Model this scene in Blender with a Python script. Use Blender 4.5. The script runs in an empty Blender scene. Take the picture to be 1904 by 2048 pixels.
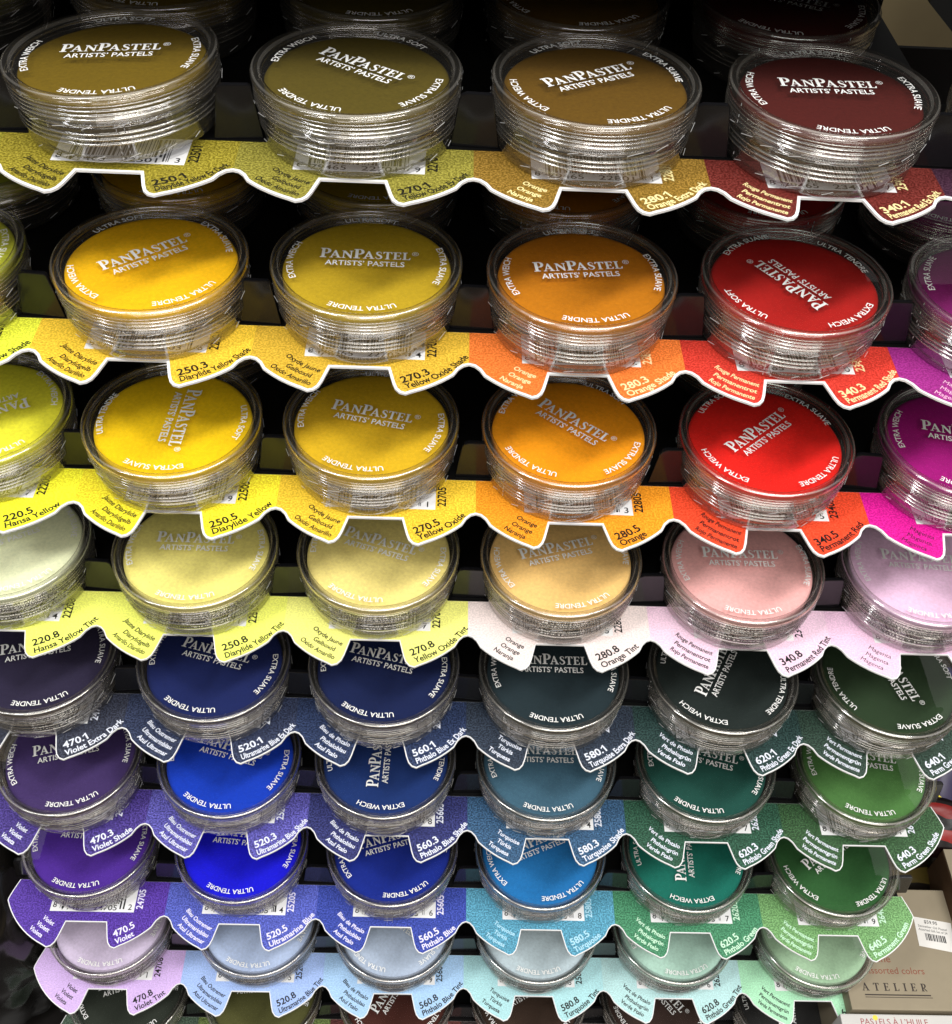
import bpy, bmesh, math, random
from mathutils import Vector, Matrix, Euler

S = 0.001                      # everything is laid out in millimetres and built in metres
PI = math.pi
sc = bpy.context.scene
col = sc.collection

# ------------------------------------------------------------------ camera, light, exposure
cam_d = bpy.data.cameras.new('camera')
cam_d.sensor_fit = 'VERTICAL'; cam_d.sensor_height = 24.0
cam_d.lens = 2202.82 * 24.0 / 2048.0
cam_d.clip_start = 0.01; cam_d.clip_end = 50
cam = bpy.data.objects.new('camera', cam_d); col.objects.link(cam)
cam.location = (-10.4426*S, -274.6071*S, 316.1168*S)
cam.rotation_euler = Euler((0.7488, -0.0416, 0.0019), 'XYZ')
sc.camera = cam

world = bpy.data.worlds.new('World'); sc.world = world; world.use_nodes = True
bg = world.node_tree.nodes['Background']
bg.inputs['Strength'].default_value = 1.0
_n = world.node_tree.nodes; _l = world.node_tree.links       # bright shop ceiling above, darkened horizon, floor glow warmed for gold reflections
_tc = _n.new('ShaderNodeTexCoord'); _sx = _n.new('ShaderNodeSeparateXYZ'); _rp = _n.new('ShaderNodeValToRGB')
_l.new(_tc.outputs['Generated'], _sx.inputs[0]); _mr = _n.new('ShaderNodeMapRange')
_mr.inputs['From Min'].default_value = -1; _l.new(_sx.outputs['Z'], _mr.inputs['Value']); _l.new(_mr.outputs[0], _rp.inputs['Fac'])
_e = _rp.color_ramp.elements; _e[0].position = 0.40; _e[0].color = (0.25, 0.195, 0.12, 1)
for _p in (0.49, 0.66):
    _x = _e.new(_p); _x.color = (0.012, 0.0115, 0.011, 1)
_e = sorted(_e, key=lambda q: q.position); _e = [_e[0], _e[-1]]; _e[1].position = 0.93; _e[1].color = (0.85, 0.83, 0.80, 1)
_l.new(_rp.outputs['Color'], bg.inputs['Color'])

def area(name, loc, target, sx, sy, watt, colr):
    d = bpy.data.lights.new(name, 'AREA'); d.shape = 'RECTANGLE'; d.size = sx; d.size_y = sy
    d.energy = watt; d.color = colr
    o = bpy.data.objects.new(name, d); col.objects.link(o); o.location = loc
    o.rotation_euler = (Vector(target) - Vector(loc)).to_track_quat('-Z', 'Y').to_euler()
    return o
area('ceiling_spot', (-0.60, -0.38, 1.15), (0, 0, -0.05), 0.12, 0.12, 4.2, (1.0, 0.98, 0.95))
area('ceiling_tube', (0.35, -0.45, 1.5), (0, 0, -0.05), 1.3, 0.16, 19.0, (1.0, 0.985, 0.96))
area('ceiling_tube', (-0.9, -0.45, 1.4), (0, 0, -0.1), 0.12, 1.3, 4.5, (0.93, 0.96, 1.0))

area('front_fill', (0.15, -1.15, 1.2), (0, 0, -0.05), 1.5, 0.9, 9.5, (1.0, 0.96, 0.90))  # added soft fill from the front, lifts shaded lids and pot sides

sc.view_settings.view_transform = 'Standard'; sc.view_settings.look = 'None'
sc.view_settings.exposure = 0.10; sc.view_settings.gamma = 1.0
sc.view_settings.use_curve_mapping = False
sc.render.engine = 'CYCLES'
cy = sc.cycles
cy.use_denoising = True
cy.max_bounces = 16; cy.transparent_max_bounces = 24; cy.transmission_bounces = 12; cy.glossy_bounces = 6
cy.diffuse_bounces = 3; cy.caustics_reflective = False; cy.caustics_refractive = True
cy.sample_clamp_indirect = 6.0; cy.sample_clamp_direct = 10.0

# ------------------------------------------------------------------ helpers
def lin(c):
    r = []
    for v in c[:3]:
        v = v/255.0
        r.append(v/12.92 if v <= 0.04045 else ((v+0.055)/1.055)**2.4)
    return (r[0], r[1], r[2], 1.0)

def obj(name, mesh, parent=None, loc=None, rz=0.0):
    o = bpy.data.objects.new(name, mesh); col.objects.link(o)
    if parent is not None: o.parent = parent
    if loc is not None: o.location = (loc[0]*S, loc[1]*S, loc[2]*S)
    if rz: o.rotation_euler = (0, 0, rz)
    return o

def thing(name, label, cat, loc=(0, 0, 0), rot=(0, 0, 0), group=None):
    o = bpy.data.objects.new(name, None); col.objects.link(o)
    o.empty_display_size = 0.01
    o.location = (loc[0]*S, loc[1]*S, loc[2]*S); o.rotation_euler = rot
    o['label'] = label; o['category'] = cat
    if group: o['group'] = group
    return o

def mesh_from(name, verts, faces, mats, smooth=False, midx=None):
    me = bpy.data.meshes.new(name)
    me.from_pydata([(v[0]*S, v[1]*S, v[2]*S) for v in verts], [], faces)
    for m in mats: me.materials.append(m)
    if smooth: me.polygons.foreach_set('use_smooth', [True]*len(me.polygons))
    if midx: me.polygons.foreach_set('material_index', midx)
    me.update()
    return me

def lathe(rings, n=96, closed=False, v0=None, f0=None):
    """rings: list of (r, z); r == 0 collapses to a point."""
    verts = [] if v0 is None else v0; faces = [] if f0 is None else f0
    idx = []
    for r, z in rings:
        if r <= 1e-6:
            idx.append([len(verts)]); verts.append((0, 0, z))
        else:
            b = len(verts); idx.append([b+i for i in range(n)])
            for i in range(n):
                a = 2*PI*i/n; verts.append((r*math.cos(a), r*math.sin(a), z))
    m = len(rings)
    for k in range(m if closed else m-1):
        A, B = idx[k], idx[(k+1) % m]
        for i in range(n):
            j = (i+1) % n
            if len(A) == 1 and len(B) == 1: continue
            if len(A) == 1: faces.append((A[0], B[i], B[j]))
            elif len(B) == 1: faces.append((A[i], B[0], A[j]))
            else: faces.append((A[i], B[i], B[j], A[j]))
    return verts, faces

def fix_normals(me):
    bm = bmesh.new(); bm.from_mesh(me)
    bmesh.ops.recalc_face_normals(bm, faces=bm.faces); bm.to_mesh(me); bm.free()

def box_vf(x0, x1, y0, y1, z0, z1, V, F):
    b = len(V)
    V += [(x0,y0,z0),(x1,y0,z0),(x1,y1,z0),(x0,y1,z0),(x0,y0,z1),(x1,y0,z1),(x1,y1,z1),(x0,y1,z1)]
    F += [tuple(b+i for i in q) for q in ((0,3,2,1),(4,5,6,7),(0,1,5,4),(1,2,6,5),(2,3,7,6),(3,0,4,7))]

def prism(poly, z0, z1, V, F):
    b = len(V); n = len(poly)
    V += [(x, y, z0) for x, y in poly] + [(x, y, z1) for x, y in poly]
    F.append(tuple(b+n+i for i in range(n))); F.append(tuple(b+n-1-i for i in range(n)))
    for i in range(n):
        j = (i+1) % n; F.append((b+i, b+j, b+n+j, b+n+i))

def bevel(me, w, seg=2):
    bm = bmesh.new(); bm.from_mesh(me)
    bmesh.ops.bevel(bm, geom=list(bm.edges), offset=w*S, segments=seg, affect='EDGES', profile=0.7)
    bm.to_mesh(me); bm.free()

# ------------------------------------------------------------------ materials
def new_mat(name):
    m = bpy.data.materials.new(name); m.use_nodes = True
    return m, m.node_tree.nodes, m.node_tree.links

def plain(name, rgb, rough=0.6, spec=0.5, noise=0.0, scale=300.0, bump=0.0):
    m, N, L = new_mat(name); b = N['Principled BSDF']
    b.inputs['Base Color'].default_value = rgb; b.inputs['Roughness'].default_value = rough
    b.inputs['Specular IOR Level'].default_value = spec
    if noise or bump:
        tc = N.new('ShaderNodeTexCoord'); nz = N.new('ShaderNodeTexNoise'); nz.inputs['Scale'].default_value = scale
        nz.inputs['Detail'].default_value = 4
        L.new(tc.outputs['Object'], nz.inputs['Vector'])
        if noise:
            mx = N.new('ShaderNodeMix'); mx.data_type = 'RGBA'
            mx.inputs['A'].default_value = tuple(c*(1-noise) for c in rgb[:3])+(1,)
            mx.inputs['B'].default_value = tuple(min(1, c*(1+noise)) for c in rgb[:3])+(1,)
            L.new(nz.outputs['Fac'], mx.inputs['Factor']); L.new(mx.outputs['Result'], b.inputs['Base Color'])
        if bump:
            bp = N.new('ShaderNodeBump'); bp.inputs['Strength'].default_value = bump; bp.inputs['Distance'].default_value = 0.0004
            L.new(nz.outputs['Fac'], bp.inputs['Height']); L.new(bp.outputs['Normal'], b.inputs['Normal'])
    return m

def schlick(N, L, f0):
    """Fresnel reflectance of a thin clear sheet, the same from either side."""
    g = N.new('ShaderNodeNewGeometry'); d = N.new('ShaderNodeVectorMath'); d.operation = 'DOT_PRODUCT'
    L.new(g.outputs['Normal'], d.inputs[0]); L.new(g.outputs['Incoming'], d.inputs[1])
    a = N.new('ShaderNodeMath'); a.operation = 'ABSOLUTE'; L.new(d.outputs['Value'], a.inputs[0])
    s = N.new('ShaderNodeMath'); s.operation = 'SUBTRACT'; s.inputs[0].default_value = 1.0; L.new(a.outputs[0], s.inputs[1]); s.use_clamp = True
    p = N.new('ShaderNodeMath'); p.operation = 'POWER'; p.inputs[1].default_value = 5.0; L.new(s.outputs[0], p.inputs[0])
    m = N.new('ShaderNodeMath'); m.operation = 'MULTIPLY_ADD'; m.inputs[1].default_value = 1-f0; m.inputs[2].default_value = f0
    L.new(p.outputs[0], m.inputs[0]); return m.outputs[0]

def thin_clear(name, f0=0.07, rough=0.03, tint=(0.97, 0.97, 0.98, 1), scratch=0.0, haze=0.0):
    m, N, L = new_mat(name); N.remove(N['Principled BSDF']); out = N['Material Output']
    t = N.new('ShaderNodeBsdfTransparent'); t.inputs['Color'].default_value = tint
    g = N.new('ShaderNodeBsdfGlossy'); g.inputs['Roughness'].default_value = rough
    mx = N.new('ShaderNodeMixShader'); L.new(schlick(N, L, f0), mx.inputs['Fac'])
    L.new(t.outputs[0], mx.inputs[1]); L.new(g.outputs[0], mx.inputs[2]); L.new(mx.outputs[0], out.inputs['Surface'])
    if haze:
        d = N.new('ShaderNodeBsdfDiffuse'); d.inputs['Color'].default_value = (0.8, 0.78, 0.74, 1)
        h = N.new('ShaderNodeMixShader'); h.inputs['Fac'].default_value = haze
        L.new(t.outputs[0], h.inputs[1]); L.new(d.outputs[0], h.inputs[2]); L.new(h.outputs[0], mx.inputs[1])
    if scratch:
        tc = N.new('ShaderNodeTexCoord'); nz = N.new('ShaderNodeTexNoise'); nz.inputs['Scale'].default_value = 60
        nz.inputs['Detail'].default_value = 3
        oi = N.new('ShaderNodeObjectInfo'); ad = N.new('ShaderNodeVectorMath')
        L.new(tc.outputs['Object'], ad.inputs[0]); L.new(oi.outputs['Random'], ad.inputs[1])
        L.new(ad.outputs[0], nz.inputs['Vector'])
        bp = N.new('ShaderNodeBump'); bp.inputs['Strength'].default_value = scratch; bp.inputs['Distance'].default_value = 0.001
        L.new(nz.outputs['Fac'], bp.inputs['Height']); L.new(bp.outputs['Normal'], g.inputs['Normal'])
    return m

def moulded_clear(name, f0, haze, rough):
    """Moulded clear styrene: mirror-like by angle, pale haze standing in for highlights, otherwise see-through."""
    m, N, L = new_mat(name); N.remove(N['Principled BSDF']); out = N['Material Output']
    t = N.new('ShaderNodeBsdfTransparent'); t.inputs['Color'].default_value = (0.95, 0.95, 0.96, 1)
    d = N.new('ShaderNodeBsdfDiffuse'); d.inputs['Color'].default_value = (0.88, 0.83, 0.74, 1)  # gold light on the walls is put into this warm haze colour
    g = N.new('ShaderNodeBsdfGlossy'); g.inputs['Color'].default_value = (1.0, 0.97, 0.91, 1); g.inputs['Roughness'].default_value = rough  # gloss tinted warm for the same gold light
    m1 = N.new('ShaderNodeMixShader'); m1.inputs['Fac'].default_value = haze
    L.new(t.outputs[0], m1.inputs[1]); L.new(d.outputs[0], m1.inputs[2])
    m2 = N.new('ShaderNodeMixShader'); L.new(schlick(N, L, f0), m2.inputs['Fac'])
    L.new(m1.outputs[0], m2.inputs[1]); L.new(g.outputs[0], m2.inputs[2]); L.new(m2.outputs[0], out.inputs['Surface'])
    return m

def pastel_mat(name, rgb):
    m, N, L = new_mat(name); b = N['Principled BSDF']
    c = lin(rgb); b.inputs['Roughness'].default_value = 0.92; b.inputs['Specular IOR Level'].default_value = 0.15
    tc = N.new('ShaderNodeTexCoord'); nz = N.new('ShaderNodeTexNoise'); nz.inputs['Scale'].default_value = 900; nz.inputs['Detail'].default_value = 5
    L.new(tc.outputs['Object'], nz.inputs['Vector'])
    rp = N.new('ShaderNodeValToRGB'); e = rp.color_ramp.elements
    e[0].position = 0.25; e[0].color = tuple(x*0.88 for x in c[:3])+(1,)
    e[1].position = 0.72; e[1].color = tuple(min(1, x*1.08) for x in c[:3])+(1,)
    x = rp.color_ramp.elements.new(0.80); x.color = tuple(min(1, v*1.25+0.03) for v in c[:3])+(1,)
    L.new(nz.outputs['Fac'], rp.inputs['Fac']); L.new(rp.outputs['Color'], b.inputs['Base Color'])
    bp = N.new('ShaderNodeBump'); bp.inputs['Strength'].default_value = 0.25; bp.inputs['Distance'].default_value = 0.0003
    L.new(nz.outputs['Fac'], bp.inputs['Height']); L.new(bp.outputs['Normal'], b.inputs['Normal'])
    return m

def card_mat(name, rgb, speck):
    m, N, L = new_mat(name); b = N['Principled BSDF']; c = lin(rgb)
    b.inputs['Roughness'].default_value = 0.45; b.inputs['Specular IOR Level'].default_value = 0.35
    tc = N.new('ShaderNodeTexCoord'); nz = N.new('ShaderNodeTexNoise'); nz.inputs['Scale'].default_value = 1500; nz.inputs['Detail'].default_value = 2; nz.inputs['Roughness'].default_value = 0.65
    n2 = N.new('ShaderNodeTexNoise'); n2.inputs['Scale'].default_value = 45; n2.inputs['Detail'].default_value = 2
    L.new(tc.outputs['Object'], nz.inputs['Vector']); L.new(tc.outputs['Object'], n2.inputs['Vector'])
    rp = N.new('ShaderNodeValToRGB'); e = rp.color_ramp.elements
    e[0].position = 0.43; e[0].color = tuple(x*(1-0.75*speck) for x in c[:3])+(1,)
    e[1].position = 0.60; e[1].color = tuple(min(1, x*(1+0.8*speck)+0.04*speck) for x in c[:3])+(1,)
    L.new(nz.outputs['Fac'], rp.inputs['Fac'])
    mx = N.new('ShaderNodeMix'); mx.data_type = 'RGBA'; mx.blend_type = 'MULTIPLY'; mx.inputs['Factor'].default_value = 0.35
    L.new(rp.outputs['Color'], mx.inputs['A']); L.new(n2.outputs['Fac'], mx.inputs['B'])
    g = N.new('ShaderNodeMix'); g.data_type = 'RGBA'; g.blend_type = 'MULTIPLY'; g.inputs['Factor'].default_value = 1
    g.inputs['B'].default_value = (1.2, 1.2, 1.2, 1); L.new(mx.outputs['Result'], g.inputs['A'])
    L.new(g.outputs['Result'], b.inputs['Base Color'])
    return m

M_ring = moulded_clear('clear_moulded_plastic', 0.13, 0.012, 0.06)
M_crest = moulded_clear('moulded_ridge_crest', 0.38, 0.06, 0.18)  # whitish crest haze paints the bright highlight lines of the ridges
M_rim = moulded_clear('moulded_rim', 0.30, 0.09, 0.10)  # rim haze paints the bright edge highlights
M_disc = thin_clear('clear_lid_window', 0.045, 0.025, (0.985, 0.985, 0.985, 1), 0.05, 0.008)
M_thin = thin_clear('clear_thin_wall', 0.06, 0.05)
def seal_film():
    m, N, L = new_mat('frosted_seal'); b = N['Principled BSDF']; b.inputs['Base Color'].default_value = (0.8, 0.8, 0.8, 1)
    b.inputs['Roughness'].default_value = 0.2; b.inputs['Alpha'].default_value = 0.42; return m
M_seal = seal_film()
M_white = plain('white_ink', (0.86, 0.86, 0.84, 1), 0.5)
M_black_ink = plain('black_ink', (0.008, 0.008, 0.008, 1), 0.5)
M_card = plain('white_card', (0.80, 0.80, 0.80, 1), 0.6)
M_rack = plain('black_acrylic', (0.004, 0.004, 0.005, 1), 0.16, 0.22, bump=0.05, scale=120)
M_div = plain('black_divider', (0.006, 0.006, 0.007, 1), 0.17, 0.34, bump=0.08, scale=150)
M_shelf = plain('black_shelf', (0.004, 0.004, 0.004, 1), 0.45, 0.12, bump=0.05, scale=120)
M_rackmatt = plain('black_board', (0.004, 0.004, 0.004, 1), 0.7, 0.2)

# ------------------------------------------------------------------ lettering
_tc = {}
def text2d(s, bold=0.0, res=3):
    if 'M' in s: bold = 0.0
    k = (s, bold)
    if k in _tc: return _tc[k]
    c = bpy.data.curves.new('t', 'FONT'); c.body = s; c.size = 1.0; c.offset = bold; c.resolution_u = res
    o = bpy.data.objects.new('t', c); col.objects.link(o)
    bpy.context.view_layer.update()
    me = o.evaluated_get(bpy.context.evaluated_depsgraph_get()).to_mesh()
    V = [(v.co.x, v.co.y) for v in me.vertices]; F = [tuple(p.vertices) for p in me.polygons]
    o.evaluated_get(bpy.context.evaluated_depsgraph_get()).to_mesh_clear()
    bpy.data.objects.remove(o); bpy.data.curves.remove(c)
    x0 = min(v[0] for v in V); x1 = max(v[0] for v in V)
    V = [(v[0]-x0, v[1]) for v in V]
    _tc[k] = (V, F, x1-x0)
    return _tc[k]
_h = text2d('H'); CAP = max(v[1] for v in _h[0])

class Lettering:
    def __init__(s): s.V = []; s.F = []
    def add(s, V, F):
        b = len(s.V); s.V += V; s.F += [tuple(b+i for i in f) for f in F]
    def straight(s, txt, x, y, cap, ang=0.0, width=None, z=0.0, bold=0.0, anchor=0.0, maxw=None):
        V, F, w = text2d(txt, bold); k = cap/CAP; kx = k
        if width: kx = width/w
        elif maxw and w*k > maxw: kx = maxw/w
        c, n = math.cos(ang), math.sin(ang); x_off = -anchor*w*kx
        s.add([(x+(vx*kx+x_off)*c-vy*k*n, y+(vx*kx+x_off)*n+vy*k*c, z) for vx, vy in V], F)
    def arc(s, txt, R, centre, cap, inward, z=0.0, bold=0.0, width=None, start=None, maxw=None, cx=0, cyy=0):
        """inward: letter tops point to the centre and the text runs counter-clockwise."""
        V, F, w = text2d(txt, bold); k = cap/CAP; kx = k
        if width: kx = width/w
        elif maxw and w*k > maxw: kx = maxw/w
        out = []
        for vx, vy in V:
            if inward:
                a = (start if start is not None else centre-w*kx/R/2) + vx*kx/R; r = R-vy*k
            else:
                a = (start if start is not None else centre+w*kx/R/2) - vx*kx/R; r = R+vy*k
            out.append((cx+r*math.cos(a), cyy+r*math.sin(a), z))
        s.add(out, F)
    def arc_poly(s, pts, kx, ky, R, start, z=0.0):
        b = len(s.V)
        s.V += [((R-y*ky)*math.cos(start+x*kx/R), (R-y*ky)*math.sin(start+x*kx/R), z+0.01) for x, y in pts]; s.F.append(tuple(range(b, b+len(pts))))
    def cyl(s, txt, R, start, z, cap, bold=0.0, maxa=None):
        """text wrapped round an upright cylinder, read from outside"""
        V, F, w = text2d(txt, bold); k = cap/CAP
        s.add([(R*math.cos(start+vx*k/R), R*math.sin(start+vx*k/R), z+vy*k) for vx, vy in V], F)
        return w*k/R
    def mesh(s, name, mat):
        return mesh_from(name, s.V, s.F, [mat])

def bow(cx, cy, rx, ry, a0, a1, n=8):
    return [(cx+rx*math.cos(math.radians(a0+(a1-a0)*i/n)), cy+ry*math.sin(math.radians(a0+(a1-a0)*i/n))) for i in range(n+1)]
def s_stroke():
    P = [(.455,.74),(.43,.87),(.355,.955),(.26,.975),(.15,.935),(.10,.83),(.115,.71),(.19,.60),(.31,.51),(.42,.41),(.475,.28),(.44,.13),(.355,.045),(.25,.015),(.13,.05),(.06,.14),(.035,.27)]
    W = [.035,.035,.045,.06,.09,.12,.14,.16,.17,.16,.14,.12,.08,.06,.045,.035,.035]
    A, B = [], []
    for i, (x, y) in enumerate(P):
        x0, y0 = P[max(0, i-1)]; x1, y1 = P[min(len(P)-1, i+1)]
        d = math.hypot(x1-x0, y1-y0); nx, ny = -(y1-y0)/d, (x1-x0)/d
        A.append((x+nx*W[i]/2, y+ny*W[i]/2)); B.append((x-nx*W[i]/2, y-ny*W[i]/2))
    return A+B[::-1]
GLYPH = {
 'I': (.36, [[(0,0),(.36,0),(.36,.05),(.26,.07),(.26,.93),(.36,.95),(.36,1),(0,1),(0,.95),(.10,.93),(.10,.07),(0,.05)]]),
 'E': (.66, [[(0,0),(.60,0),(.64,.24),(.59,.24),(.52,.06),(.26,.06),(.26,.48),(.42,.48),(.45,.38),(.49,.38),(.49,.64),(.45,.64),(.42,.54),(.26,.54),(.26,.94),(.50,.94),(.56,.78),(.61,.78),(.59,1),(0,1),(0,.95),(.09,.93),(.09,.07),(0,.05)]]),
 'L': (.62, [[(0,0),(.58,0),(.62,.27),(.57,.27),(.49,.06),(.26,.06),(.26,.93),(.36,.95),(.36,1),(0,1),(0,.95),(.09,.93),(.09,.07),(0,.05)]]),
 'T': (.70, [[(.17,0),(.53,0),(.53,.05),(.435,.07),(.435,.94),(.58,.94),(.645,.76),(.70,.76),(.68,1),(.02,1),(0,.76),(.055,.76),(.12,.94),(.265,.94),(.265,.07),(.17,.05)]]),
 'N': (.84, [[(0,0),(.27,0),(.27,.05),(.17,.07),(.17,.78),(.68,-.02),(.75,-.02),(.75,.93),(.84,.95),(.84,1),(.57,1),(.57,.95),(.68,.93),(.68,.32),(.24,1),(0,1),(0,.95),(.10,.93),(.10,.07),(0,.05)]]),
 'A': (.86, [[(0,0),(.27,0),(.27,.05),(.17,.07),(.235,.29),(.52,.29),(.60,.07),(.49,.05),(.49,0),(.86,0),(.86,.05),(.77,.07),(.45,1.02),(.37,1.02),(.10,.07),(0,.05)],[(.255,.35),(.50,.35),(.375,.76)]]),
 'P': (.63, [[(0,0),(.37,0),(.37,.05),(.26,.07),(.26,.43)]+bow(.36,.715,.27,.285,-90,90)+[(0,1),(0,.95),(.09,.93),(.09,.07),(0,.05)],[(.26,.49)]+bow(.34,.715,.12,.225,-90,90)+[(.26,.94)]]),
 'S': (.52, [s_stroke()]),
}
def glyph_mesh(ch):
    c = bpy.data.curves.new('g', 'CURVE'); c.dimensions = '2D'; c.fill_mode = 'BOTH'; c.offset = 0.009
    for pl in GLYPH[ch][1]:
        sp = c.splines.new('POLY'); sp.points.add(len(pl)-1); sp.use_cyclic_u = True
        for p, (x, y) in zip(sp.points, pl): p.co = (x, y, 0, 1)
    o = bpy.data.objects.new('g', c); col.objects.link(o); bpy.context.view_layer.update()
    ev = o.evaluated_get(bpy.context.evaluated_depsgraph_get()); me = ev.to_mesh()
    V = [(v.co.x, v.co.y) for v in me.vertices]; F = [tuple(p.vertices) for p in me.polygons]
    ev.to_mesh_clear(); bpy.data.objects.remove(o); bpy.data.curves.remove(c)
    return V, F
GM = {k: glyph_mesh(k) for k in GLYPH}

def lid_lettering():
    t = Lettering(); x = 0.0; big, small = 5.1, 4.0
    seq = [('P',big),('A',small),('N',small),('P',big),('A',small),('S',small),('T',small),('E',small),('L',small)]
    total = sum(GLYPH[c][0]*h*1.04+0.32 for c, h in seq)-0.32
    x = -total/2-0.1
    for c, h in seq:
        V, F = GM[c]
        t.add([(x+vx*h*1.04, 1.9+vy*h, 0) for vx, vy in V], F)
        x += GLYPH[c][0]*h*1.04+(0.32 if c != 'P' else -0.25)
    t.straight('\u00ae', x+0.1, 4.3, 2.0, bold=0.0)
    t.straight("ARTISTS\u2019 PASTELS", -0.6, -2.1, 2.55, width=25.5, bold=0.012, anchor=0.5)
    for s, a, w in (('ULTRA SOFT', 90, 17.0), ('EXTRA SUAVE', -2, 19.5), ('ULTRA TENDRE', 270, 20.5), ('EXTRA WEICH', 180, 19.5)):
        t.arc(s, 23.6, math.radians(a), 2.1, False, bold=0.007, width=w)
    return t

# ------------------------------------------------------------------ the pot (local origin: centre of its underside)
HP = 20.9
def rz_list(L): return [(r, z+HP) for r, z in L]
def ridges(r, z0, z1, n, amp):
    """n rounded ridges; every other segment is a crest"""
    out = []; st = (z1-z0)/n
    for i in range(n):
        z = z0+st*i
        out += [(r-amp, z), (r-amp, z+st*.42), (r+amp*.6, z+st*.52), (r+amp, z+st*.70), (r+amp*.6, z+st*.88)]
    return out+[(r-amp, z1)]
def crest_index(prof, n, mi):
    out = []
    for k in range(len(prof)):
        (r0, z0), (r1, z1) = prof[k], prof[(k+1) % len(prof)]
        z0 -= HP; z1 -= HP; zz = (z0+z1)/2; rr = (r0+r1)/2
        ridge = (-7.7 < zz < -2.7 and 30.3 < rr) or (-15.0 < zz < -10.6 and 29.3 < rr)
        rim = (-0.5 < zz and 29.9 < rr < 30.8) or (-0.9 < zz < -0.1 and rr < 28.6) or (zz < -20.2 and rr > 27.5) or (abs(zz+8.8) < 0.2 and rr > 29.4)
        out += [mi if ridge else (3 if prof is lid_prof else mi) if rim else 0]*n
    return out
lid_prof = rz_list([(29.6,-8.9),(30.3,-8.7),(30.45,-8.2)] + ridges(30.25,-7.7,-2.7,4,0.32) +
    [(30.75,-2.4),(31.0,-1.7),(30.95,-0.9),(30.6,-0.35),(30.0,-0.05),(29.3,0.0),(28.7,-0.2),(28.35,-0.6),(28.1,-1.05),(27.6,-1.15),
     (27.6,-2.2),(28.1,-2.5),(28.6,-3.0),(28.8,-3.8),(28.9,-8.7)])
V, F = lathe(lid_prof, 112, closed=True); nring = len(F)
V, F = lathe(rz_list([(27.6,-1.4),(14,-1.4),(0,-1.4)]), 112, False, V, F)
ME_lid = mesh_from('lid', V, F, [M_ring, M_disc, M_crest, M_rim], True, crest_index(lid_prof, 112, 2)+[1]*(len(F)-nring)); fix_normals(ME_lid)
base_prof = rz_list([(27.3,-19.6),(27.7,-19.0),(28.0,-15.5),(28.2,-10.0),(28.2,-6.0),(28.55,-6.0),(28.6,-9.1),(29.5,-9.4),(29.75,-9.9)] +
    ridges(29.3,-10.6,-15.0,3,0.32) + [(28.95,-15.2),(28.75,-17.5),(28.6,-19.4),(28.3,-20.3),(27.6,-20.8),(25.8,-20.85),(25.6,-20.3),(25.6,-19.9)])
V, F = lathe(base_prof, 112, closed=True); nring = len(F)
V, F = lathe(rz_list([(25.6,-20.1),(12,-20.1),(0,-20.1)]), 112, False, V, F)
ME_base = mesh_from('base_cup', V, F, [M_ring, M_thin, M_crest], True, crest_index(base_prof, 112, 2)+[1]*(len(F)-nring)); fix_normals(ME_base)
cake_prof = rz_list([(0,-3.5),(12,-3.52),(22,-3.6),(25.5,-3.7),(26.6,-3.85),(27.1,-4.3),(27.2,-5.0),(27.1,-9.3),(26.6,-9.8),(0,-9.8)])
V_cake, F_cake = lathe(cake_prof, 96)
ME_lett = lid_lettering().mesh('lettering', M_white)
rnd = random.Random(5)
def seal_mesh(seed):
    r = random.Random(seed); V, F = [], []
    for (R, z, n, ln) in ((30.62, HP-8.7, 22, 4.4), (29.15, HP-18.4, 18, 3.6)):
        for i in range(n):
            if r.random() < 0.25: continue
            a0 = 2*PI*i/n + r.uniform(-.02, .02); a1 = a0+ln*r.uniform(.6, 1.1)/R
            z0 = z-0.45+r.uniform(-.2, .2); z1 = z+0.5+r.uniform(-.2, .2); w = 0.09; b = len(V)
            for (a, zz) in ((a0, z0), (a1, z1)):
                for dr, dz in ((0, -w), (0.12, -w), (0.12, w), (0, w)):
                    V.append(((R+dr)*math.cos(a), (R+dr)*math.sin(a), zz+dz))
            F += [(b+0,b+1,b+5,b+4),(b+1,b+2,b+6,b+5),(b+2,b+3,b+7,b+6),(b+3,b+0,b+4,b+7),(b+3,b+2,b+1,b+0),(b+4,b+5,b+6,b+7)]
    # two upright tear lines
    for a in (r.uniform(0, 6.28), r.uniform(0, 6.28)):
        for k in range(11):
            if r.random() < 0.35: continue
            z0 = HP-19+k*1.7; z1 = z0+0.8; b = len(V); R = 30.95 if z0 > HP-9.5 else 29.75
            for aa in (a, a+0.006):
                for zz in (z0, z1):
                    V += [(R*math.cos(aa), R*math.sin(aa), zz), ((R+.1)*math.cos(aa), (R+.1)*math.sin(aa), zz)]
            F += [(b+1,b+3,b+7,b+5),(b,b+4,b+6,b+2),(b,b+2,b+3,b+1),(b+4,b+5,b+7,b+6),(b,b+1,b+5,b+4),(b+2,b+6,b+7,b+3)]
    me = mesh_from('seal_band', V, F, [M_seal]); fix_normals(me); return me
ME_seal = [seal_mesh(s) for s in range(4)]
WARN = ['WHEN USED. DO NOT BREATHE DUST. ATTENTION! COMBUSTIBLE DUST MAY BE FORMED WHEN USED. DO NOT BREATHE DUST.',
        'KAN BRENNBARE STOFF DANNES. WARNING! EXPLOSIVE DUST. POUSSIERE COMBUSTIBLE. PEUT FORMER UNE POUSSIERE.',
        'PUEDE FORMAR POLVO COMBUSTIBLE DURANTE SU USO. KAN BILDA BRANNBART DAMM. FARLIG STOV.',
        'BRENNBARER STAUB KANN ENTSTEHEN. STAUB NICHT EINATMEN. ATTENTION PIGMENT. NOCIVO.']
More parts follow.
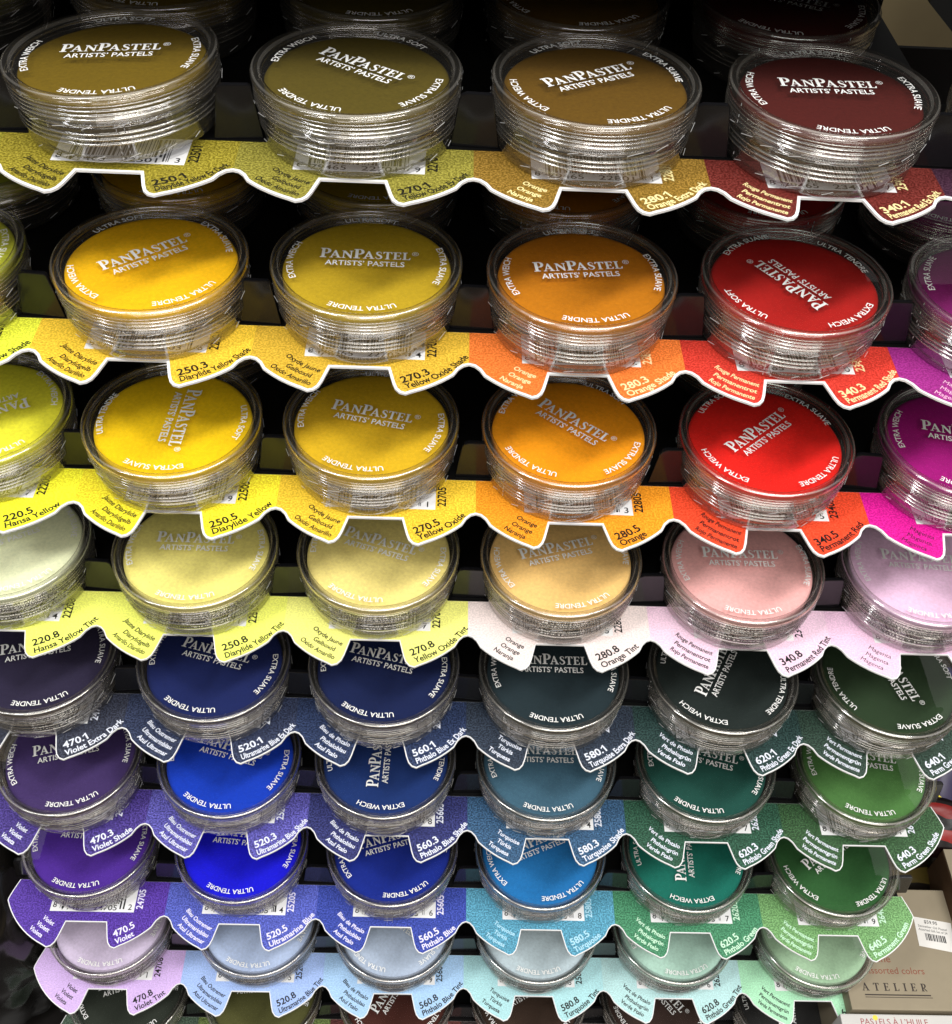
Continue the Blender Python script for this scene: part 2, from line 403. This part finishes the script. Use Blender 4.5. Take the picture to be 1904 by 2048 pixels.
def warning_mesh():
    t = Lettering()
    for i, s in enumerate(WARN):
        t.cyl(s, 30.75 if i < 2 else 29.75, math.radians(196+4*i), HP-5.0-2.3*i-(1.2 if i > 1 else 0), 1.35, 0.01)
    return t.mesh('warning_print', M_black_ink)
ME_warn = warning_mesh()

P = 69.6657
ROWC = {1:(-4.6934,39.2087,168.5202),2:(-3.7638,24.4215,111.458),3:(.7812,11.7413,54.9768),4:(0,0,0),5:(1.3011,-10.4649,-54.4471),
        6:(3.8854,-24.6494,-108.7355),7:(5.5105,-40.7122,-167.396),8:(6.2682,-51.1045,-223.1983),9:(7.0,-64.5,-279.6),0:(-6.0,54.0,225.5)}
JIT = {(1,1):(-.72,.53),(1,2):(-.1,-.15),(1,3):(.45,-.59),(1,4):(.94,-.72),(2,1):(2.1,-.98),(2,2):(1.01,.97),(2,3):(.75,-.99),(2,4):(.85,.08),
 (3,0):(1.09,.27),(3,1):(-2.03,-1.6),(3,2):(-2.76,.73),(3,3):(-2.8,.19),(3,4):(-2.55,-1.31),(3,5):(-.24,.06),(4,0):(-.46,-.11),(4,1):(.9,-1.2),
 (4,2):(.01,.1),(4,3):(-.04,-.38),(4,4):(.15,-1.04),(4,5):(.42,-.09),(5,0):(.68,-2.59),(5,1):(1.43,-3.6),(5,2):(.64,-3.86),(5,3):(.25,-4.02),
 (5,4):(.42,-3.44),(5,5):(.35,-3.29),(6,0):(1.44,-2.45),(6,1):(.31,-1.65),(6,2):(-1.72,-.49),(6,3):(-1.11,.26),(6,4):(-.09,1.24),(6,5):(1.53,1.63),
 (7,0):(-1.69,4.81),(7,1):(-1.04,3.41),(7,2):(-.59,3.15),(7,3):(-.7,3.02),(7,4):(-.81,3.25),(7,5):(-1.28,2.59),(8,0):(-1.06,1.2),(8,1):(1.81,1.85),
 (8,2):(-.09,.59),(8,3):(.92,.9),(8,4):(.4,1.85),(8,5):(2.29,1.08)}
ROT = {(1,1):3,(1,2):-31,(1,3):28,(1,4):2,(1,5):0,(2,0):8,(2,1):37,(2,2):0,(2,3):7,(2,4):127,(2,5):165,(3,0):-150,(3,1):-93,(3,2):-12,(3,3):-38,(3,4):42,(3,5):-12,
 (4,0):30,(4,1):0,(4,2):-18,(4,3):17,(4,4):0,(4,5):-3,(5,0):15,(5,1):-15,(5,2):-13,(5,3):0,(5,4):62,(5,5):-72,(6,0):16,(6,1):-15,(6,2):88,(6,3):0,(6,4):-15,(6,5):-8,
 (7,0):-3,(7,1):-5,(7,2):18,(7,3):24,(7,4):88,(7,5):38,(8,0):0,(8,1):-5,(8,2):-33,(8,3):0,(8,4):8,(8,5):-10,(9,0):20,(9,1):5,(9,2):60,(9,3):30,(9,4):-50,(9,5):85}
POT = {1:[None,(108,87,8),(84,72,15),(98,70,8),(76,19,14),(58,20,48)],
 2:[(184,186,54),(228,174,5),(172,144,25),(178,108,4),(158,19,14),(112,18,88)],
 3:[(230,224,56),(248,190,5),(204,164,24),(242,146,8),(216,26,17),(152,8,112)],
 4:[(228,238,190),(250,219,124),(247,213,128),(252,189,116),(248,172,168),(236,192,220)],
 5:[(42,36,62),(18,32,88),(12,28,74),(30,46,52),(28,38,36),(38,58,34)],
 6:[(64,46,98),(8,58,186),(18,48,108),(62,98,118),(24,76,66),(76,122,62)],
 7:[(78,40,150),(14,12,216),(12,38,138),(28,114,180),(16,108,92),(44,92,46)],
 8:[(198,184,208),(170,186,216),(172,186,206),(178,194,200),(168,202,186),(158,190,156)],
 9:[(42,48,40),(80,80,40),(72,34,26),(58,42,32),(58,42,36),(40,40,40)]}
COLN = {1:['','dark mustard','dark olive','dark ochre','very dark red','very dark purple'],
 2:['yellow green','golden yellow','olive yellow','brownish orange','red','dark magenta'],
 3:['lemon green','bright yellow','ochre yellow','bright orange','bright scarlet','magenta purple'],
 4:['pale lemon','pale yellow','pale buff','pale apricot','pale pink','pale lilac'],
 5:['blackish purple','navy blue','midnight blue','blackish teal','blackish green','very dark olive green'],
 6:['dull plum','strong blue','dark blue','slate teal','dark sea green','leaf green'],
 7:['deep violet','vivid ultramarine blue','deep blue','sky blue','emerald green','forest green'],
 8:['pale mauve','pale periwinkle','pale grey blue','pale grey turquoise','pale mint','pale sage green'],
 9:['blackish green','dark olive','dark red brown','dark brown','dark umber','charcoal']}
NUM = {0:['220','250','270','280','340','430'], 1:['470','520','560','580','620','640']}
SUF = {1:'1',2:'3',3:'5',4:'8',5:'1',6:'3',7:'5',8:'8'}
def num(r, c): return NUM[0 if r < 5 else 1][c]+'.'+SUF[r]

def centre(r, c):
    x, y, z = ROWC[r]; return ((c-2.5)*P+x, y, z)

def make_pot(r, c, second=False):
    x, y, z = centre(r, c); jx, jy = JIT.get((r, c), (rnd.uniform(-.6,.6), rnd.uniform(-.6,.6)))
    seed = r*10+c+(100 if second else 0); q = random.Random(seed)
    if second:
        jx = q.uniform(-1.2, 1.2); jy = jy+62.8
        ang = math.radians(q.uniform(-30, 30))
        lab = 'shaded %s pastel pot standing behind the pot on the %s label' % (COLN[r][c], num(r, c)) if r < 9 else ''
        grp = 'shaded pots behind the front pots'
    else:
        ang = math.radians(ROT.get((r, c), 0))
        if r == 9: lab = 'clear pot of %s pastel in the bottom row, below the %s label' % (COLN[9][c], num(8, c))
        elif r < 9: lab = 'clear round pot of %s pastel standing on the %s label' % (COLN[r][c], num(r, c))
        grp = 'front pastel pots on the display rack'
    t = thing('pastel_pot', lab, 'pastel pot', (x+jx, y+jy, z-HP), (0, 0, ang), grp)
    if (r, c) == (1, 1) and not second:
        t.rotation_euler = (math.radians(-1.0), math.radians(-2.6), ang); t.location.z += 1.3*S
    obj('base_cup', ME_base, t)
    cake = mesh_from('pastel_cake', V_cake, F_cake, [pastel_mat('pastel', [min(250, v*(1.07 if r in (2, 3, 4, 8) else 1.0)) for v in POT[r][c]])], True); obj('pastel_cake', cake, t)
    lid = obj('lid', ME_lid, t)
    lid.rotation_euler = (0, 0, 0)
    obj('lettering', ME_lett, lid, (0, 0, HP-1.34))
    s = obj('seal_band', ME_seal[seed % 4], t); s.rotation_euler = (0, 0, q.uniform(0, 6.28))
    if not second and (r in (4, 8) or (r, c) == (5, 0)):
        w = obj('warning_print', ME_warn, s); w.rotation_euler = (0, 0, -s.rotation_euler.z-ang+math.radians(q.uniform(-15, 40) if r == 4 else q.uniform(-60, 60)))
    return t

# ------------------------------------------------------------------ setting: the dark shop round the rack
def setting(name, x0, x1, y0, y1, z0, z1, mat):
    V, F = [], []; box_vf(x0, x1, y0, y1, z0, z1, V, F)
    o = obj(name, mesh_from(name, V, F, [mat])); o['kind'] = 'structure'; return o
setting('wall', -900, 900, 420, 440, -400, 140, plain('beige_wall', lin((112, 100, 74)), 0.8, 0.2, 0.15, 30))
setting('table', -700, 700, -260, 415, -352, -345, plain('dark_table', (0.012, 0.010, 0.009, 1), 0.4))

# ------------------------------------------------------------------ display rack
rack = thing('display_rack', 'black stepped display rack with nine shelves of pastel pots', 'display rack', (0, 0, -345))
ZR = 345
def rack_part(name, V, F, mat, bev=0.0):
    V = [(x, y, z+ZR) for x, y, z in V]
    me = mesh_from(name, V, F, [mat])
    if bev: bevel(me, bev, 2)
    return obj(name, me, rack)
for r in range(0, 10):
    x, y, z = ROWC[r]
    xl, xr = x-3*P+1.5, x+3*P-1.5
    V, F = [], []
    xm = xr if r != 1 else 147.0
    box_vf(xl, xm, y-8.5, y+(104 if r else 90), z-25.0, z-21.02, V, F)
    if r == 1: box_vf(xm+.01, xr, y-8.5, y+34, z-25.0, z-21.02, V, F)
    box_vf(xl, xr, y-21.0, y-8.51, z-24.6, z-21.72, V, F)
    rack_part('shelf', V, F, M_shelf)
    if r:
        V, F = [], []; box_vf(xl, xm, y+104.1, y+106, z-60, z+33 if r == 1 else z+30, V, F); rack_part('back_panel', V, F, M_rackmatt)  # top panel raised to keep back light off the rear pots
def divider_mesh():
    pts = [(-7.3,-21.0),(-5.6,-9.0),(-5.2,-6.4),(-4.4,-4.7),(-3.0,-4.0),(4.2,-4.0),(5.0,-4.8),(5.6,-8.5),(7.3,-21.0)]
    V = [(x, -0.8, z) for x, z in pts]+[(x, 0.8, z) for x, z in pts]; n = len(pts)
    F = [tuple(range(n)), tuple(range(2*n-1, n-1, -1))]+[(i, i+n, (i+1) % n+n, (i+1) % n) for i in range(n)]
    me = mesh_from('divider', V, F, [M_div]); fix_normals(me); bevel(me, 0.4, 2); return me
ME_div = divider_mesh()
for r in range(1, 10):
    for k in range(0, 7):
        x, y, z = centre(r, k-0.5)
        if k == 0: x += 4
        if k == 6: x -= 4
        d = obj('divider', ME_div, rack, (x+rnd.uniform(-.8, .8), y-6.5+rnd.uniform(-.5, .5), z+ZR)); d.rotation_euler = (0, 0, math.radians(rnd.uniform(-4, 4)))

# ------------------------------------------------------------------ label strips
RA = 42.6
def half_front(side):
    """front edge of half a cell from the notch corner out to the valley, x >= 0 (mirrored by the caller)"""
    pts = [(9.15, -28.2), (10.9, -35.2), (11.8, -37.7), (13.2, -39.4), (15.2, -40.1)]
    for a in range(-66, -43, 3):
        pts.append((RA*math.cos(math.radians(a)), RA*math.sin(math.radians(a))))
    pts += [(31.6, -27.2), (33.2, -25.5), (P/2, -24.9)]
    return pts
def half_end():
    pts = [(9.15, -28.2), (10.9, -35.2), (11.8, -37.7), (13.2, -39.4), (15.2, -40.1)]
    for a in range(-66, -25, 4):
        pts.append((RA*math.cos(math.radians(a)), RA*math.sin(math.radians(a))))
    return pts+[(38.2, -17.5), (37.2, -14.0), (35.2, -8.55)]
def offset_in(pts, d):
    out = []
    for i, (x, y) in enumerate(pts):
        x0, y0 = pts[max(0, i-1)]; x1, y1 = pts[min(len(pts)-1, i+1)]
        def nrm(ax, ay, bx, by):
            L = math.hypot(bx-ax, by-ay); return (-(by-ay)/L, (bx-ax)/L)
        ns = []
        if i > 0: ns.append(nrm(x0, y0, x, y))
        if i < len(pts)-1: ns.append(nrm(x, y, x1, y1))
        nx = sum(n[0] for n in ns)/len(ns); ny = sum(n[1] for n in ns)/len(ns); l2 = nx*nx+ny*ny
        out.append((x+nx/l2*d, y+ny/l2*d))
    return out
def cell_front(c):
    right = half_end() if c == 5 else half_front(1)
    left = half_end() if c == 0 else half_front(1)
    return [(-x, y) for x, y in left][::-1] + right       # runs left to right along the front edge

CARD = {1:[(150,142,34),(156,142,34),(150,142,50),(150,114,32),(112,30,20),(64,26,52)],
 2:[(216,222,60),(228,188,52),(208,168,50),(226,116,46),(204,54,40),(156,40,132)],
 3:[(246,236,48),(248,222,46),(236,192,50),(246,150,28),(236,72,38),(216,18,146)],
 4:[(236,241,112),(237,242,112),(238,238,130),(236,220,216),(241,206,226),(241,200,226)],
 5:[(52,58,80),(44,58,96),(34,58,106),(44,60,82),(30,70,66),(44,76,60)],
 6:[(76,54,152),(98,92,192),(44,50,122),(54,100,142),(34,92,66),(50,96,50)],
 7:[(86,48,168),(86,98,200),(54,74,178),(90,168,198),(70,146,104),(122,176,108)],
 8:[(206,176,228),(162,188,238),(166,202,238),(170,216,220),(182,220,220),(170,226,186)],
 9:[(70,92,74),(110,130,66),(104,48,42),(62,50,48),(62,50,44),(46,46,46)]}
NAMES = [['Hansa Yellow','Diarylide Yellow','Yellow Oxide','Orange','Permanent Red','Magenta'],
         ['Violet','Ultramarine Blue','Phthalo Blue','Turquoise','Phthalo Green','Permanent Green']]
TRIPLE = [[('Jaune Hansa','Hansagelb','Amarillo Hansa'),('Jaune Diarylide','Diarylidgelb','Amarillo Diarilido'),('Oxyde Jaune','Gelboxid','Oxido Amarillo'),
           ('Orange','Orange','Naranja'),('Rouge Permanent','Permanentrot','Rojo Permanente'),('Magenta','Magenta','Magenta')],
          [('Violet','Violett','Violeta'),('Bleu Outremer','Ultramarinblau','Azul Ultramar'),('Bleu de Phtalo','Phthaloblau','Azul Ftalo'),
           ('Turquoise','T\u00fcrkis','Turquesa'),('Vert de Phtalo','Phthalogr\u00fcn','Verde Ftalo'),('Vert Permanent','Permanentgr\u00fcn','Verde Permanente')]]
CHECK = {1:'539174',2:'864208',3:'791350',4:'417592',5:'305816',6:'938471',7:'246879',8:'159362'}
def full_name(r, c):
    n = NAMES[0 if r < 5 else 1][c]
    if r >= 5 and c == 5 and r != 7: n = 'Perm Green'
    if SUF[r] == '1':
        return n+(' Extra Dark' if (r, c) in ((1,3),(5,0),(5,3)) else ' Ex Dark')
    return n+{'3':' Shade','5':'','8':' Tint'}[SUF[r]]
INK = {}
def ink(rgb):
    if rgb not in INK: INK[rgb] = plain('printed_ink', lin(rgb), 0.5)
    return INK[rgb]
def ink_for(r, c):
    if r == 1: return (14,12,8) if c < 3 else (236,222,160)
    if r == 2: return (14,12,8) if c < 3 else (244,214,160) if c < 5 else (236,190,214)
    if r in (3, 4, 8): return (12,12,12)
    if r == 7: return (170,214,232) if c == 3 else (198,234,206) if c >= 4 else (226,222,244)
    return (222,226,238)
STRIPL = {1:'topmost scalloped label strip, 250.1 to 340.1, mustard and dark red',2:'scalloped label strip of 250.3 to 340.3, yellow, orange and red',
 3:'scalloped label strip of 250.5 to 340.5, bright yellow to magenta',4:'scalloped label strip of 250.8 to 340.8, pale yellow and pink',
 5:'scalloped label strip of 470.1 to 640.1, dark navy and dark green',6:'scalloped label strip of 470.3 to 640.3, violet, blue and green',
 7:'scalloped label strip of 470.5 to 640.5, vivid violet, blue and green',8:'scalloped label strip of 470.8 to 640.8, pale lilac, blue and mint',
 9:'dark label strip at the very bottom edge, under the pale lilac strip'}
for r in range(1, 10):
    x0, y0, z0 = ROWC[r]
    strip = thing('label_strip', STRIPL[r], 'label strip', (x0, y0, z0-21.0), group='scalloped label strips on the rack')
    # white card backing, one piece
    outline = []
    for c in range(6):
        f = [(x+(c-2.5)*P, y) for x, y in cell_front(c)]
        outline += f if c == 0 else f[1:]
    V, F = [], []; prism(outline, -0.68, 0.0, V, F)
    me = mesh_from('backing_card', V, F, [M_card]); fix_normals(me); obj('backing_card', me, strip)
    bd = {1:0.95, 2:0.9, 3:0.76, 4:0.35}.get(r, 0.42)
    for c in range(6):
        front = offset_in(cell_front(c), bd)
        # keep the seams straight
        if c != 0: front[0] = (-P/2, front[0][1])
        if c != 5: front[-1] = (P/2, front[-1][1])
        if c == 0: front[0] = (front[0][0], -8.6)
        if c == 5: front[-1] = (front[-1][0], -8.6)
        poly = front + ([] if c == 5 else [(P/2, -8.6)]) + ([] if c == 0 else [(-P/2, -8.6)])
        me = mesh_from('label_panel', [(x, y, 0.03) for x, y in poly], [tuple(range(len(poly)))], [card_mat('printed_card', [v*{1:.90,5:.78,6:.84,7:.90}.get(r, 1) for v in CARD[r][c]], 0.15 if r in (4, 8) else 0.32 if r in (2, 3) else 0.55 if r in (1, 7) else 0.75)])  # lower row factors put shade of the strip above into the card colour
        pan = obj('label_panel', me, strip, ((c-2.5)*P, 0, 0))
        if r == 9:
            t = Lettering()
            for R, s in zip((33.4, 37.2, 40.7), ('Terre', 'Umbra', 'Tierra')): t.arc(s, R, math.radians(238.5), 1.8, True, bold=0.02)
            obj('lettering', t.mesh('lettering', ink((222,226,238))), pan, (0, 0, 0.06)); continue
        t = Lettering(); b = 0.022
        if SUF[r] == '1':           # flag of the figure 1
            V_, F_, w_ = text2d(num(r, c), b); k = 10.2/w_
            t.arc_poly([(w_-0.36, CAP-0.15), (w_-0.36, CAP-0.27), (w_-0.1, CAP-0.13), (w_-0.1, CAP)], k, 3.0/CAP, 37.7, math.radians(-68.3))
        t.arc(num(r, c), 37.7, None, 3.0, True, bold=b, start=math.radians(-68.3), width=10.2)
        t.arc(full_name(r, c), 40.7 if bd > .75 else 41.2, None, 2.45, True, bold=b, start=math.radians(-68), maxw=26.0 if r > 1 else 24.5)
        obj('lettering', t.mesh('lettering', ink(ink_for(r, c))), pan, (0, 0, 0.06)); t = Lettering()
        for R, s in zip((33.6, 37.0, 40.3), TRIPLE[0 if r < 5 else 1][c]):
            wid = min(text2d(s, 0.022)[2]*1.85/CAP, 16.0)
            t.arc(s, R, math.radians(min(238.6 if R < 40 else 237.2, 248.6-math.degrees(wid/R/2))), 1.85, True, bold=0.022, maxw=16.0)
        obj('lettering', t.mesh('lettering', ink(ink_for(r, c))), pan, (0, 0, 0.06)); t = Lettering()
        code = '2'+num(r, c).replace('.', '')[:2]+'0'+SUF[r] if False else {'220':'222','250':'225','270':'227','280':'228','340':'234','430':'243','470':'247','520':'252','560':'256','580':'258','620':'262','640':'264'}[num(r, c)[:3]]+'0'+SUF[r]
        t.straight(code, 24.2, -21.8, 2.9, PI/2, bold=b, width=9.4)
        obj('lettering', t.mesh('lettering', ink(ink_for(r, c))), pan, (0, 0, 0.06))
        # white bar code field with its digits
        V, F = [], []; box_vf(-17.8, 20.6, -23.4, -8.9, 0.03, 0.06, V, F)
        bc = obj('barcode', mesh_from('barcode', V, F, [M_card]), pan)
        t = Lettering(); q = random.Random(r*7+c)
        t.straight('8', -16.9, -21.6, 2.6, bold=.01); t.straight('79465', -12.9, -22.6, 2.4, width=10.5, bold=.01)
        t.straight(code, 2.0, -22.6, 2.4, width=10.5, bold=.01); t.straight(CHECK[r][c], 17.6, -22.3, 2.6, bold=.01)
        xx = -13.6
        while xx < 15.8:
            w = q.choice((.25, .25, .5, .75)); edge = xx < -12.6 or xx > 13.6
            Vb = [(xx, -22.0 if edge else -19.6, 0), (xx+w, -22.0 if edge else -19.6, 0), (xx+w, -9.6, 0), (xx, -9.6, 0)]
            t.add(Vb, [(0, 1, 2, 3)]); xx += w+q.choice((.3, .5, .8))
        obj('lettering', t.mesh('lettering', M_black_ink), bc, (0, 0, 0.09))

# ------------------------------------------------------------------ the pots
for r in range(1, 10):
    for c in range(6):
        if r == 1 and c == 0: continue
        make_pot(r, c)
POT[1][0] = (110, 108, 20); COLN[1][0] = 'dark yellow green'
for r, cs in ((1, (0, 1, 2, 3, 4)), (2, (0, 1, 2, 3, 4, 5)), (3, (0, 1, 2, 3, 4))):
    for c in cs: make_pot(r, c, True)

# ------------------------------------------------------------------ cartons and packets to the right
kraft = plain('tan_carton_board', lin((144, 133, 112)), 0.7, 0.25, 0.08, 120)
brown = plain('brown_carton_board', lin((92, 70, 52)), 0.7, 0.2, 0.1, 120)
grey = plain('grey_carton_board', lin((196, 194, 190)), 0.6, 0.3, 0.05, 120)
redink = ink((128, 62, 40)); darkink = ink((40, 28, 22))
def carton(label, x0, x1, y0, y1, z0, z1, mat, rz=0.0, bev=0.8):
    V, F = [], []; hx, hy = (x1-x0)/2, (y1-y0)/2
    t = thing('carton', label, 'carton', ((x0+x1)/2, (y0+y1)/2, z0), (0, 0, rz))
    box_vf(-hx, hx, -hy, hy, 0, z1-z0, V, F)
    me = mesh_from('body', V, F, [mat]); bevel(me, bev, 2); obj('body', me, t)
    return t, hx, hy, z1-z0
t, hx, hy, h = carton('tan carton printed ATELIER with white price sticker, right of the rack', 196, 262, -86, -24.5, -345, -235, kraft)
L1 = Lettering(); L1.straight('fine', -8.0, -38.6+31, 3.6, anchor=1.0, bold=.0); L1.straight('assorted colors', 7.8, -44.6+31.3, 3.3, width=29.0, anchor=1.0)
obj('lettering', L1.mesh('lettering', redink), t, (0, 0, h+0.05))
L2 = Lettering(); xx = 6.6
for ch in 'REILETA':
    if ch in GLYPH and ch != 'R':
        V_, F_ = GM[ch]; L2.add([(xx-GLYPH[ch][0]*4.1+vx*4.1, -21.6+vy*3.7, 0) for vx, vy in V_], F_); xx -= GLYPH[ch][0]*4.1+2.3
    elif ch == 'R':
        V_, F_ = GM['P']; L2.add([(xx-2.6+vx*4.1, -21.6+vy*3.7, 0) for vx, vy in V_], F_)
        L2.add([(xx-1.5, -20.1, .01), (xx-.95, -20.1, .01), (xx+.35, -21.6, .01), (xx-.35, -21.6, .01)], [(0, 3, 2, 1)]); xx -= 2.6+2.3
L2.add([(-25, -23.9, 0), (8, -23.9, 0), (8, -23.3, 0), (-25, -23.3, 0)], [(0, 1, 2, 3)])
L2.add([(-25, -24.9, 0), (8.6, -24.9, 0), (8.6, -24.6, 0), (-25, -24.6, 0)], [(0, 1, 2, 3)])
obj('lettering', L2.mesh('lettering', darkink), t, (0, 0, h+0.05))
V, F = [], []; prism([(-0.5, 0), (18.2, -3.2), (16.5, -16.0), (14.5, -18.2), (-1.5, -15.2)], 0.0, 0.12, V, F)
st = obj('price_sticker', mesh_from('price_sticker', V, F, [plain('sticker_paper', (0.74, 0.72, 0.68, 1), 0.5)]), t, (10.4, 16.2, h+0.02))
L3 = Lettering(); a = math.radians(-9)
L3.straight('$59.95', 4.2, -3.4, 1.7, a, bold=.01); L3.straight('Sennelier Oil Pastel', 0.6, -5.2, 1.2, a, width=14.5); L3.straight('Assorted Gift Set of 24', 0.4, -7.0, 1.2, a, width=14.5)
q = random.Random(3); xx = 3.0
while xx < 13:
    w = q.choice((.3, .3, .6)); yy = -8.6-(xx-3)*.158
    L3.add([(xx, yy-3.6, 0), (xx+w, yy-3.6-w*.158, 0), (xx+w+.1, yy-w*.158, 0), (xx+.1, yy, 0)], [(0, 1, 2, 3)]); xx += w+q.choice((.25, .45))
obj('lettering', L3.mesh('lettering', M_black_ink), st, (0, 0, 0.16))

t, hx, hy, h = carton('pale grey carton with red lettering in front of the tan carton', 190, 300, -150, -87.5, -345, -236.5, grey)
L4 = Lettering(); L4.straight('PASTELS \u00c0 L\u2019HUILE', -45.5, 118.75-92.3-0.2, 2.8, width=33)
obj('lettering', L4.mesh('lettering', ink((150, 70, 70))), t, (0, 0, h+0.05))
V, F = lathe([(0, 0.06), (1.2, 0.05), (1.25, 0)], 20); obj('round_sticker', mesh_from('round_sticker', V, F, [plain('yellow_paper', lin((226, 206, 70)), .5)]), t, (-38, 29.5, h))

t, hx, hy, h = carton('tall brown sided carton with tan top, behind the price sticker', 258.5, 330, -60, -8, -345, -222, brown)
V, F = [], []; box_vf(-hx+0.2, hx-.2, -hy+.2, hy-.2, 0, 0.8, V, F); obj('top_flap', mesh_from('top_flap', V, F, [kraft]), t, (0, 0, h+.01))

def packet(label, x, y, z, sx, sy, sz, cols, rot):
    """a pillow packet of printed film with colour patches"""
    m, N, L = new_mat('printed_film'); b = N['Principled BSDF']; b.inputs['Roughness'].default_value = 0.28; b.inputs['Specular IOR Level'].default_value = 0.2
    tc = N.new('ShaderNodeTexCoord'); vo = N.new('ShaderNodeTexNoise'); vo.inputs['Scale'].default_value = 40; vo.inputs['Detail'].default_value = 2
    L.new(tc.outputs['Object'], vo.inputs['Vector']); sp = N.new('ShaderNodeSeparateXYZ'); L.new(tc.outputs['Generated'], sp.inputs[0])
    ma = N.new('ShaderNodeMath'); ma.operation = 'MULTIPLY_ADD'; ma.inputs[1].default_value = 0.35; L.new(vo.outputs['Fac'], ma.inputs[0])
    m2 = N.new('ShaderNodeMath'); m2.operation = 'SUBTRACT'; m2.inputs[1].default_value = 0.175; L.new(sp.outputs['Y'], ma.inputs[2]); L.new(ma.outputs[0], m2.inputs[0])
    rp = N.new('ShaderNodeValToRGB'); rp.color_ramp.interpolation = 'CONSTANT'
    e = rp.color_ramp.elements; e[0].position = 0; e[0].color = lin(cols[0]); e[1].position = 1.0/len(cols); e[1].color = lin(cols[1])
    for i, cc in enumerate(cols[2:]):
        el = e.new((i+2)/len(cols)); el.color = lin(cc)
    L.new(m2.outputs[0], rp.inputs['Fac']); L.new(rp.outputs['Color'], b.inputs['Base Color'])
    n = 14; V, F = [], []
    q = random.Random(int(x))
    for s in (1, -1):
        base = len(V)
        for j in range(n+1):
            for i in range(n+1):
                u, v = i/n*2-1, j/n*2-1
                k = max(0, (1-u**4)*(1-v**4))**0.6
                V.append((u*sx/2, v*sy/2, sz/2+s*(sz/2*k)+(q.uniform(-.7, .7) if 0 < i < n and 0 < j < n else 0)))
        for j in range(n):
            for i in range(n):
                a = base+j*(n+1)+i; f = (a, a+1, a+n+2, a+n+1); F.append(f if s > 0 else f[::-1])
    me = mesh_from('packet', V, F, [m], True)
    o = obj('packet', me, None, (x, y, z)); o.rotation_euler = rot
    o['label'] = label; o['category'] = 'packet'
    return o
packet('glossy blue and yellow printed packet beside the 640.3 label', 300, 62, -235, 110, 90, 30, [(226, 204, 40), (44, 34, 70), (34, 44, 180), (30, 40, 190), (26, 30, 120)], (0.35, 0.1, 0.2))
packet('red and black glossy packet above the brown sided carton', 268, 8, -232, 60, 34, 14, [(18, 6, 6), (140, 16, 8), (14, 8, 8), (120, 14, 8), (14, 8, 8)], (0.3, 0, -0.2))
packet('dark glossy packet with small yellow patches behind the tan carton', 236, -6, -262, 66, 30, 18, [(16, 12, 8), (60, 50, 20), (20, 14, 10), (150, 130, 40)], (0.2, 0, 0.1))

# ------------------------------------------------------------------ black film wrapped bundle, lower left; black board, top right
def bundle():
    bm = bmesh.new(); bmesh.ops.create_icosphere(bm, subdivisions=5, radius=1.0)
    q = random.Random(11); dirs = [Vector((q.gauss(0,1), q.gauss(0,1), q.gauss(0,1))).normalized() for _ in range(46)]
    for v in bm.verts:
        d = v.co.normalized(); k = 1.0
        for i, dd in enumerate(dirs):
            t = d.dot(dd); k -= 0.05*max(0, 1-abs(t-0.86)/0.05)*(1 if i % 2 else -.6)
        v.co = Vector((d.x*62*k, d.y*70*k, d.z*95*k))*S
    me = bpy.data.meshes.new('bundle'); bm.to_mesh(me); bm.free()
    me.polygons.foreach_set('use_smooth', [True]*len(me.polygons))
    me.materials.append(plain('black_film', (0.008, 0.007, 0.006, 1), 0.16, 0.5, bump=0.4, scale=90)); return me
o = obj('wrapped_bundle', bundle(), None, (-262, -30, -262)); o['label'] = 'black glossy film wrapped bundle left of the lilac label strip'; o['category'] = 'bundle'
V, F = [], []; prism([(0, 15.3), (18.4, 0), (160, -5), (160, 135), (-8, 135)], 0, 5, V, F)
o = obj('display_board', mesh_from('display_board', V, F, [M_rackmatt]), None, (240.9, 330, 65)); o.rotation_euler = (PI/2, 0, 0)
o['label'] = 'black board behind the rack in the top right corner'; o['category'] = 'board'
